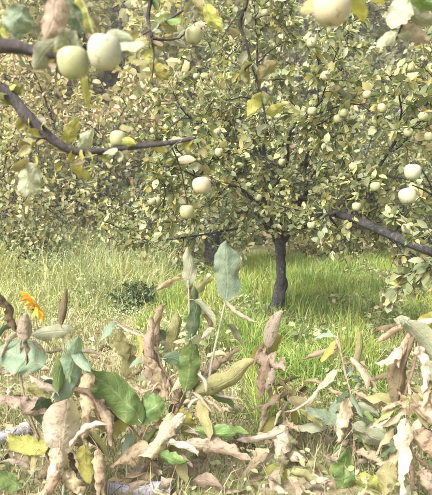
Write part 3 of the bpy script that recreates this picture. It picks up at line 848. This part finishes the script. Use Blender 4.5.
C.leaf('cream', 286, 426, 276, 472, 34, 2.7, -.05, 3, .2, label='broad pale hanging leaf', **DRY)
C.leaf('brown', 284, 432, 262, 444, 12, 2.72, 0, 3, .5, **DRY)
C.leaf('tan', 284, 422, 300, 432, 18, 2.75, -.02, 2, .3, **DRY)
C.leaf('yellow', 262, 470, 300, 480, 26, 2.6, -.03, 3, .4, **FRESH)
C.leaf('tan', 268, 450, 240, 478, 24, 2.6, -.03, 3, .4, **DRY)
C.leaf('pink', 280, 470, 250, 494, 24, 2.5, -.03, -3, .4, **DRY)

# ---- arching plant right of the stalk
PB = gpt(px(350, 470, 2.75)[0], 2.72)
D = Plant('arching_plant', PB, 'low plant with long arching dry leaves and a flat pale leaf, right of the stalk', 'plant', 'wilting plants in the foreground')
d = 2.7
D.stem([PB - np.array((0, 0, .03)), px(354, 450, d), px(354, 425, d), px(352, 400, d), px(345, 370, d + .05), px(337, 332, d + .1)], .007, .003)
D.leaf('cream', 322, 381, 284, 412, 8, 2.72, -.04, -6, .6, **ROLL)
D.leaf('tan', 352, 398, 318, 380, 9, 2.7, .02, -2, .4, **ROLL)
D.leaf('pink', 350, 398, 338, 442, 24, 2.66, -.03, 4, .3, **DRY)
D.leaf('pink', 346, 378, 336, 336, 8, 2.76, .05, 2, .3, **ROLL)
D.leaf('olive', 353, 372, 361, 332, 11, 2.76, .05, 3, .5, curl=.9, wave=.1)
D.leaf('sage', 352, 424, 404, 446, 34, 2.66, -.12, 4, .7, **FRESH)
D.leaf('teal', 352, 420, 306, 404, 18, 2.7, -.04, -3, .6, **FRESH)
D.leaf('olive', 354, 414, 394, 404, 20, 2.72, .05, -4, .5, **FRESH)
D.leaf('green', 344, 498, 344, 448, 26, 2.5, -.04, 2, .3, **FRESH)
D.leaf('yellow', 356, 478, 386, 496, 24, 2.45, -.02, -2, .5, **FRESH)
D.leaf('cream', 352, 456, 318, 452, 9, 2.6, -.05, -4, .5, **ROLL)
D.leaf('tan', 356, 452, 384, 470, 16, 2.6, -.05, -3, .5, **DRY)
D.leaf('green', 354, 440, 372, 424, 15, 2.68, 0, 2, .4, **FRESH)

# ---- big dry plant at the right edge
PB = gpt(px(412, 500, 2.3)[0], 2.3)
E = Plant('broadleaf_plant', PB, 'tall withered plant at right edge with long dark folded leaf and pale leaves', 'plant', 'wilting plants in the foreground')
d = 2.3
E.stem([PB - np.array((0, 0, .03)), px(412, 470, d), px(408, 430, d), px(404, 400, d), px(414, 365, d), px(418, 335, d), px(412, 322, d)], .011, .005)
E.stem([px(410, 440, d), px(424, 420, d - .02), px(434, 395, d - .02), px(440, 360, d)], .008, .005)
E.leaf('brown', 398, 408, 414, 334, 22, 2.26, -.01, -4, .5, label='long dark folded leaf', curl=1.1, wave=.15, fold=.35, crumple=.05)
E.leaf('cream', 402, 346, 374, 362, 16, 2.24, -.04, -4, .5, **DRY)
E.leaf('sage', 412, 328, 394, 320, 14, 2.26, -.03, 3, .4, **FRESH)
E.leaf('sage', 406, 322, 436, 372, 24, 2.24, -.03, -8, .4, curl=.8, wave=.2, crumple=.05)
E.leaf('yellow', 414, 340, 438, 312, 24, 2.32, .03, 2, .2, **FRESH)
E.leaf('cream', 418, 346, 422, 392, 26, 2.22, -.03, -4, .3, **DRY)
E.leaf('sage', 428, 360, 446, 400, 28, 2.2, -.03, 2, .3, **DRY)
E.leaf('pink', 416, 402, 440, 430, 34, 2.18, -.03, 3, .3, **DRY)
E.leaf('tan', 408, 412, 400, 392, 14, 2.22, -.02, 2, .3, **DRY)
E.leaf('cream', 406, 418, 400, 498, 26, 2.15, -.04, 3, .3, label='long pale hanging leaf', **DRY)
E.leaf('tan', 414, 430, 440, 464, 36, 2.16, -.03, 2, .3, **DRY)
E.leaf('brown', 416, 456, 430, 470, 14, 2.2, -.02, 2, .4, **DRY)
E.leaf('pink', 422, 470, 436, 498, 26, 2.14, -.02, 2, .3, **DRY)
E.leaf('olive', 392, 462, 384, 496, 22, 2.2, -.04, 2, .3, **FRESH)
E.leaf('tan', 420, 392, 438, 408, 18, 2.22, -.02, 2, .4, **DRY)
E.leaf('tan', 402, 402, 380, 412, 11, 2.24, 0, 2, .4, **ROLL)

# the many small withered leaves still hanging on the stems
crng = random.Random(52)
for pl, cnt in ((A, 46), (Bp, 56), (C, 32), (D, 34), (E, 40)):
    S = [q for q in pl.samples if q[2] > .12]
    for i in range(cnt):
        q = crng.choice(S); a = crng.uniform(0, 6.28); ln = crng.uniform(.06, .2)
        dr = np.array((math.cos(a), .6 * math.sin(a), crng.uniform(-1.6, .1)))
        b_ = q + np.array((math.cos(a), .6 * math.sin(a), crng.uniform(-.3, .4))) * crng.uniform(.01, .07)
        tp_ = b_ + unit(dr) * ln
        md = (b_ + tp_) / 2 + np.array((0, 0, crng.uniform(.0, .03)))
        fresh = crng.random() < .5
        pl.leaf3(crng.choice(['olive', 'olive', 'green', 'sage', 'sage', 'yellow', 'teal', 'dark']) if fresh else crng.choice(['tan', 'pink', 'cream', 'tan', 'brown', 'tan']), b_, md, tp_,
                 ln * crng.uniform(.22, .42), crng.uniform(-1, 1), nL=10, nW=6, **(FRESH if fresh else DRY))

# two lengths of lavender plastic pipe lying under the plants
for a_, b_, r_, lab_ in (((-.05, .36), (27, 443), .036, 'lavender plastic pipe end lying at the left edge under the blue-green leaves'), (None, None, .036, 'lavender plastic pipe lying along the bottom edge below the central plant')):
    if b_:
        e1 = px(28, 442, 3.02); e0 = px(-40, 470, 2.72)
    else:
        e0, e1 = px(108, 498, 2.4), px(170, 498, 2.42)
    e0[2] = gh(e0[0], e0[1]) + r_; e1[2] = gh(e1[0], e1[1]) + r_
    ax2 = unit(e1 - e0); pl_ = np.linalg.norm(e1 - e0)
    pi = prop(empty('plastic_pipe', e0 - np.array((0, 0, r_))), lab_, 'pipe', 'lengths of lavender pipe')
    T = Tubes(); T.add([e0 + ax2 * q for q in np.linspace(0, pl_, 14)], r_, 20); T.build('tube', M['hose'], e0, pi)
    T = Tubes(); T.add([e1 - ax2 * .025, e1 - ax2 * .02, e1 - ax2 * .002, e1 + ax2 * .004], [r_ * 1.02, r_ * 1.12, r_ * 1.12, r_ * 1.0], 18); T.build('collar', M['hose'], e1, pi)

# ------------------------------------------------------------------ fallen dry leaves (parts of the ground)
lrng = random.Random(9)
protos = []
for k in range(8):
    mt = ('tan', 'pink', 'cream', 'brown', 'tan', 'olive', 'cream', 'pink')[k]
    V, Fc_, UV = big_leaf((0, 0, 0), (.05, 0, .012), (.1, 0, .0), .05, 1.4, curl=1.2, wave=.3, crumple=.2, ragged=.4, seed=100 + k, nL=6, nW=4)
    zmin = min(v[2] for v in V)
    protos.append(mesh('fallen_leaf', [v - np.array((.05, 0, zmin)) for v in V], Fc_, M['leaf_' + mt], UV))
for i in range(280):
    yy = 2.15 + 2.9 * lrng.random() ** 1.6; xx = lrng.uniform(-.46, .46) * yy
    o = link('fallen_leaf', protos[i % 8], gpt(xx, yy) + np.array((0, 0, lrng.uniform(.0, .09))), ground)
    o.rotation_euler = (lrng.uniform(-.5, .5), lrng.uniform(-.5, .5), lrng.uniform(0, 6.28)); s = lrng.uniform(.7, 1.8); o.scale = (s, s, s)
# straw and broken stems
n = 2600
x, y = scatter(n, -2.2, 2.6, 1.8, 5.8, 1.5, -.2)
blades(rng, x, y, rng.uniform(.06, .3, n), rng.uniform(.002, .006, n), 1.0, 'strawm', 'straw', 'broken straw and dry stalks among the near grass', 'straw')

# ------------------------------------------------------------------ near tree reaching in from the left
nb_ = gpt(-1.75, 1.75)
Nt = Plant('apple_tree', nb_, 'near apple tree at left whose dark branches and large leaves cross the top', 'tree')
tt = nb_ + np.array((.05, .05, 1.35))
Nt.samples = []
T = Tubes(); pp = smoothpath([nb_ - np.array((0, 0, .05)), nb_ + np.array((.02, .03, .6)), tt, tt + np.array((.02, .0, .25))], 5)
T.add(pp, np.interp(np.linspace(0, 1, len(pp)), [0, .3, .8, 1], [.13, .1, .09, .085]), 14, .3); T.build('trunk', M['bark_near'], nb_, Nt.o)
NB = lambda pts, r0, r1, name='branch': Nt.stem(pts, r0, r1, 'bark_near', name, .35, 9)
top = tt + np.array((.02, 0, .2))
NB([top, px(-60, 62, 1.9), px(-10, 84, 1.9), px(10, 96, 1.9), px(28, 117, 1.9), px(50, 137, 1.9), px(74, 151, 1.92), px(104, 151, 1.96), px(140, 146, 2.02), px(170, 143, 2.06), px(196, 138, 2.1)], .03, .0055)
NB([top, px(-60, 38, 1.45), px(0, 45, 1.38), px(20, 47, 1.36), px(40, 53, 1.35), px(62, 55, 1.32), px(84, 48, 1.3), px(107, 38, 1.28), px(128, 61, 1.27)], .024, .003)
NB([px(50, 137, 1.9), px(40, 138, 1.88), px(32, 147, 1.87), px(30, 164, 1.86), px(33, 176, 1.85)], .006, .003, 'twig')
# limb arching overhead, out of the frame
over = [top, np.array((-1.2, 1.8, 2.45)), np.array((-.6, 2.0, 2.75)), np.array((.1, 2.05, 2.72)), np.array((.7, 2.0, 2.6)), np.array((1.25, 1.95, 2.45))]
NB(over, .045, .012, 'limb')
NB([np.array((-.32, 2.04, 2.76)), px(148, -40, 2.15), px(150, 0, 2.18), px(148, 18, 2.2), px(152, 38, 2.2)], .011, .006)
NB([px(152, 38, 2.2), px(168, 40, 2.22), px(180, 38, 2.24)], .006, .003, 'twig')
NB([px(143, 34, 2.17), px(165, 22, 2.14), px(192, 4, 2.1), px(205, -10, 2.06)], .0055, .003, 'twig')
NB([px(152, 38, 2.2), px(154, 55, 2.2), px(152, 78, 2.2)], .005, .002, 'twig')
NB([np.array((.1, 2.05, 2.72)), px(250, -30, 2.3), px(246, 4, 2.35), px(240, 24, 2.4), px(246, 42, 2.42), px(251, 62, 2.45), px(259, 86, 2.47), px(267, 124, 2.5)], .011, .004)
NB([px(251, 64, 2.45), px(242, 72, 2.42), px(236, 80, 2.4)], .004, .002, 'twig')
NB([px(246, 6, 2.35), px(232, 22, 2.32), px(222, 38, 2.3)], .004, .002, 'twig')
NB([px(196, 138, 2.1), px(200, 152, 2.12), px(203, 172, 2.13)], .004, .002, 'twig')
NB([px(170, 143, 2.06), px(181, 170, 2.25), px(187, 202, 2.45)], .004, .002, 'twig')
NB([np.array((.55, 2.02, 2.63)), px(352, -50, 1.5), px(338, -24, 1.25), px(331, -6, 1.17)], .009, .003)
NB([np.array((.9, 2.0, 2.55)), px(420, -40, 1.9), px(408, 8, 1.9), px(396, 40, 1.95)], .009, .003)
NB([px(104, 151, 1.96), px(82, 160, 2.1), px(60, 164, 2.3)], .004, .002, 'twig')
NB([px(118, 150, 1.98), px(118, 142, 1.99), px(118, 130, 1.995)], .003, .002, 'twig')
NB([px(28, 117, 1.9), px(34, 118, 1.93), px(34, 122, 1.94)], .003, .002, 'twig')
NB([px(180, 38, 2.24), px(188, 29, 2.22), px(193, 26, 2.2)], .003, .002, 'twig')
# leaves that can be told apart
nl = Nt.leaf
nl('teal', 24, 6, 16, 40, 32, 1.26, .02, 3, .2, **FRESH)
nl('pink', 56, -6, 46, 38, 26, 1.24, .0, -3, .3, curl=.7, wave=.2, crumple=.04)
nl('dark', 62, 0, 78, 40, 18, 1.28, .0, -3, .3, **FRESH)
nl('yellow', 78, -8, 96, 38, 15, 1.3, .03, 4, .4, **FRESH)
nl('sage', 64, 34, 34, 70, 26, 1.3, .05, 3, .2, curl=.6, wave=.2)
nl('sage', 54, 30, 82, 52, 26, 1.28, .0, 2, .3, **FRESH)
nl('yellow', 84, 72, 90, 112, 10, 1.4, .05, 2, .5, **FRESH)
nl('sage', 36, 164, 26, 198, 28, 1.85, .0, 3, .2, **FRESH)
nl('sage', 78, 148, 92, 130, 16, 1.93, .0, 2, .3, **FRESH)
nl('yellow', 64, 144, 76, 118, 15, 1.92, .0, 2, .3, **FRESH)
nl('yellow', 72, 164, 90, 178, 14, 2.0, .0, 2, .5, **FRESH)
nl('olive', 120, 40, 140, 32, 14, 1.5, .1, 2, .4, **FRESH)
nl('yellow', 152, 60, 168, 80, 15, 2.2, 0, 2, .4, **FRESH)
nl('yellow', 153, 50, 146, 62, 12, 2.2, 0, 2, .4, **FRESH)
nl('olive', 150, 42, 128, 46, 12, 2.18, 0, 2, .4, **FRESH)
nl('yellow', 205, 4, 222, 30, 16, 2.06, 0, 2, .4, **FRESH)
nl('olive', 195, -4, 208, 18, 14, 2.08, 0, 2, .4, **FRESH)
nl('yellow', 262, 94, 248, 116, 14, 2.47, 0, 2, .3, **FRESH)
nl('olive', 256, 74, 276, 62, 16, 2.45, 0, 2, .3, **FRESH)
nl('yellow', 266, 112, 284, 104, 13, 2.5, 0, 2, .3, **FRESH)
nl('olive', 334, -6, 300, 12, 20, 1.2, 0, 2, .4, **FRESH)
nl('yellow', 336, -8, 366, 22, 22, 1.22, .05, -3, .4, **FRESH)
nl('yellow', 342, -16, 384, 6, 20, 1.3, .1, -3, .4, **FRESH)
nl('sage', 410, -2, 392, 28, 26, 1.85, 0, 2, .3, **FRESH)
nl('sage', 408, 6, 434, 26, 24, 1.88, 0, 2, .3, **FRESH)
nl('green', 414, -10, 436, 8, 22, 1.8, 0, 2, .3, **FRESH)
nl('cream', 402, 24, 430, 44, 16, 1.92, 0, 2, .4, **FRESH)
nl('sage', 399, 34, 376, 48, 16, 1.95, 0, 2, .4, **FRESH)
nl('yellow', 4, 20, -6, 50, 18, 1.4, 0, 2, .4, **FRESH)
nl('olive', 8, 96, 24, 84, 13, 1.9, 0, 2, .4, **FRESH)
# further leaves along the twigs, one object each, shared blades
nrng = random.Random(31)
lp = []
for k in range(10):
    mt = ('olive', 'sage', 'yellow', 'green', 'olive', 'sage', 'olive', 'sage', 'pink', 'yellow')[k]
    V, Fc_, UV = big_leaf((0, 0, 0), (.036, 0, .006), (.07, 0, -.006), .04, 1.57, curl=.5, wave=.2, fold=.15, crumple=.04, seed=300 + k, nL=7, nW=4)
    lp.append(mesh('leaf', V, Fc_, M['leaf_' + mt], UV))
cand = [q for q in Nt.samples if q[1] > 1.2 and abs((q[0]) / q[1]) < .45 and (q[2] - 1.5) / q[1] < .42]
for i in range(130):
    q = nrng.choice(cand) + np.array([nrng.gauss(0, .004) for _ in range(3)])
    o = link('leaf', lp[nrng.randrange(10)], q, Nt.o)
    o.rotation_euler = (nrng.uniform(-.9, .9), nrng.uniform(-.3, 1.1), nrng.uniform(0, 6.28)); s = nrng.uniform(.6, 1.1); o.scale = (s, s, s)


# ------------------------------------------------------------------ apples
def lathe(prof, n=20):
    V, Fc_ = [], []
    m = len(prof)
    for r, z in prof:
        for k in range(n):
            a = 2 * math.pi * k / n; rr = r * (1 + .02 * math.cos(5 * a) * (1 if z < .3 else .4))
            V.append((rr * math.cos(a), rr * math.sin(a), z))
    for i in range(m - 1):
        for k in range(n):
            k2 = (k + 1) % n; Fc_.append((i * n + k, i * n + k2, (i + 1) * n + k2, (i + 1) * n + k))
    Fc_.append(tuple(reversed(range(n)))); Fc_.append(tuple((m - 1) * n + k for k in range(n)))
    return V, Fc_


PROF = [(.02, .09), (.1, .045), (.2, .012), (.29, .03), (.39, .13), (.46, .28), (.495, .44), (.5, .58), (.47, .72), (.4, .83), (.3, .895), (.19, .9), (.1, .86), (.04, .8), (.012, .77)]
AV, AF = lathe(PROF)
AM = {k: mesh('apple_flesh', AV, AF, M[k]) for k in ('apple', 'apple_pale', 'apple_blush')}
T = Tubes(); T.add([(0, 0, .74), (.01, 0, .9), (.04, .01, 1.04), (.09, .02, 1.16)], [.03, .022, .02, .03], 6); SM = mesh('stalk', T.v, T.f, M['bark_near'])
cv, cf = [], []
for k in range(5):
    a = 6.283 * k / 5; c_, s_ = math.cos(a), math.sin(a); i = len(cv)
    cv += [(.03 * c_ - .03 * s_, .03 * s_ + .03 * c_, .085), (.03 * c_ + .03 * s_, .03 * s_ - .03 * c_, .085), (.1 * c_, .1 * s_, -.01), (0, 0, .1)]
    cf += [(i, i + 1, i + 2), (i, i + 3, i + 1)]
KM = mesh('calyx', cv, cf, M['stem_dry'])


def apple(u, v, dia_px, d, mat, label, tilt=0., az=0., group=None, at=None):
    s = dia_px / F * d
    c = px(u, v, d) if at is None else np.array(at)
    o = empty('apple', c - np.array((0, 0, s * .45))); prop(o, label, 'apple', group)
    o.rotation_euler = (tilt, 0, az); o.scale = (s * (1 + .06 * math.sin(u)), s * (1 + .05 * math.cos(v)), s * (1 + .07 * math.sin(u + v)))
    for nm, me in (('flesh', AM[mat]), ('stalk', SM), ('calyx', KM)):
        ch = bpy.data.objects.new(nm, me); COL.objects.link(ch); ch.parent = o
    return o


GA = 'apples on the branches'
apple(104, 54, 33, 1.2, 'apple_pale', 'large pale apple, right one of the close pair at upper left', .1, .5, GA)
apple(75, 64, 30, 1.24, 'apple', 'pale green apple, left one of the close pair at upper left', -.1, 2, GA)
apple(330, 8, 36, 1.15, 'apple_blush', 'large beige apple cut by the top edge, right of centre', .1, 1, GA)
apple(118, 139, 18, 2.0, 'apple', 'small green apple sitting on the long dark branch at left', .15, 3, GA)
apple(203, 185, 19, 2.13, 'apple_blush', 'beige apple hanging below the tip of the long dark branch', .2, 4, GA)
apple(187, 212, 15, 2.45, 'apple', 'small green apple hanging lowest under the long dark branch', .0, 5, GA)
apple(34, 131, 18, 1.94, 'apple', 'small green apple tucked against the bend of the long dark branch', .1, 1, GA)
apple(193, 36, 17, 2.2, 'apple', 'green apple beside the crossed twigs at top', .1, 2, GA)
apple(412, 172, 17, 2.7, 'apple_pale', 'whitish apple near right edge, upper of two', .1, 2, GA)
apple(410, 196, 17, 2.7, 'apple_pale', 'whitish apple near right edge, lower of two', .3, 4, GA)
# twig of the main tree that carries the two whitish apples
T = Tubes()
for pts in ([px(432, 252, 3.45), px(440, 215, 3.1), px(428, 180, 2.8), px(414, 160, 2.7)], [px(434, 196, 2.92), px(424, 190, 2.8), px(412, 185, 2.72)]):
    p = smoothpath(pts, 4); T.add(p, np.linspace(.007, .003, len(p)), 6)
T.build('twig', M['bark'], px(432, 252, 3.45), main_tree)
# smaller apples inside the main crown, hung from its limbs
arng = random.Random(17)
CP = CLOUD['apple_tree3']
uu = CX + F * CP[:, 0] / CP[:, 1]; vv = HOR - F * (CP[:, 2] - CAM_H) / CP[:, 1]
ok = (uu > 150) & (uu < 428) & (vv > 15) & (vv < 235) & (CP[:, 1] > 3.3)
CP, uu, vv = CP[ok], uu[ok], vv[ok]
cells = {}
for k in range(len(CP)):
    key = (int(uu[k] // 26), int(vv[k] // 26))
    if key not in cells or CP[k, 1] < CP[cells[key], 1]: cells[key] = k
keys = sorted(cells); arng.shuffle(keys)
for key in keys[:40]:
    q = CP[cells[key]]; dia = arng.uniform(.06, .078)
    apple(float(uu[cells[key]]), float(vv[cells[key]]), dia * F / q[1], q[1], 'apple', 'small pale green apple among the leaves of the slender-trunked tree', arng.uniform(-.2, .2), arng.uniform(0, 6), 'small apples in the crown of the slender-trunked tree', q - np.array((0, 0, dia * .5)))
fa = gpt(px(208, 270, 8)[0], 8.0)
apple(0, 0, .075 * F / 8, 8, 'apple_blush', 'pinkish fallen apple in the grass by the short dark trunk', .6, 1, None, fa + np.array((0, 0, .16)))

# ------------------------------------------------------------------ thin fog volume, added to lift the dark gaps at depth
hx0, hx1, hy0, hy1, hz0, hz1 = -165, 165, -65, 185, -1.2, 24
hv = [(x, y, z) for z in (hz0, hz1) for y in (hy0, hy1) for x in (hx0, hx1)]
hf = [(0, 2, 3, 1), (4, 5, 7, 6), (0, 1, 5, 4), (2, 6, 7, 3), (0, 4, 6, 2), (1, 3, 7, 5)]
hm = bpy.data.materials.new('added_haze'); hm.use_nodes = True; ht = hm.node_tree; ht.nodes.clear()
ho = ht.nodes.new('ShaderNodeOutputMaterial'); pv = ht.nodes.new('ShaderNodeVolumePrincipled')
pv.inputs['Color'].default_value = (.97, .97, .93, 1); pv.inputs['Density'].default_value = .0025
ht.links.new(pv.outputs[0], ho.inputs['Volume'])
prop(link('added_haze', mesh('added_haze', hv, hf, hm, smooth=False)), 'thin pale fog volume added to lighten distant shadows', 'added_haze', kind='stuff')
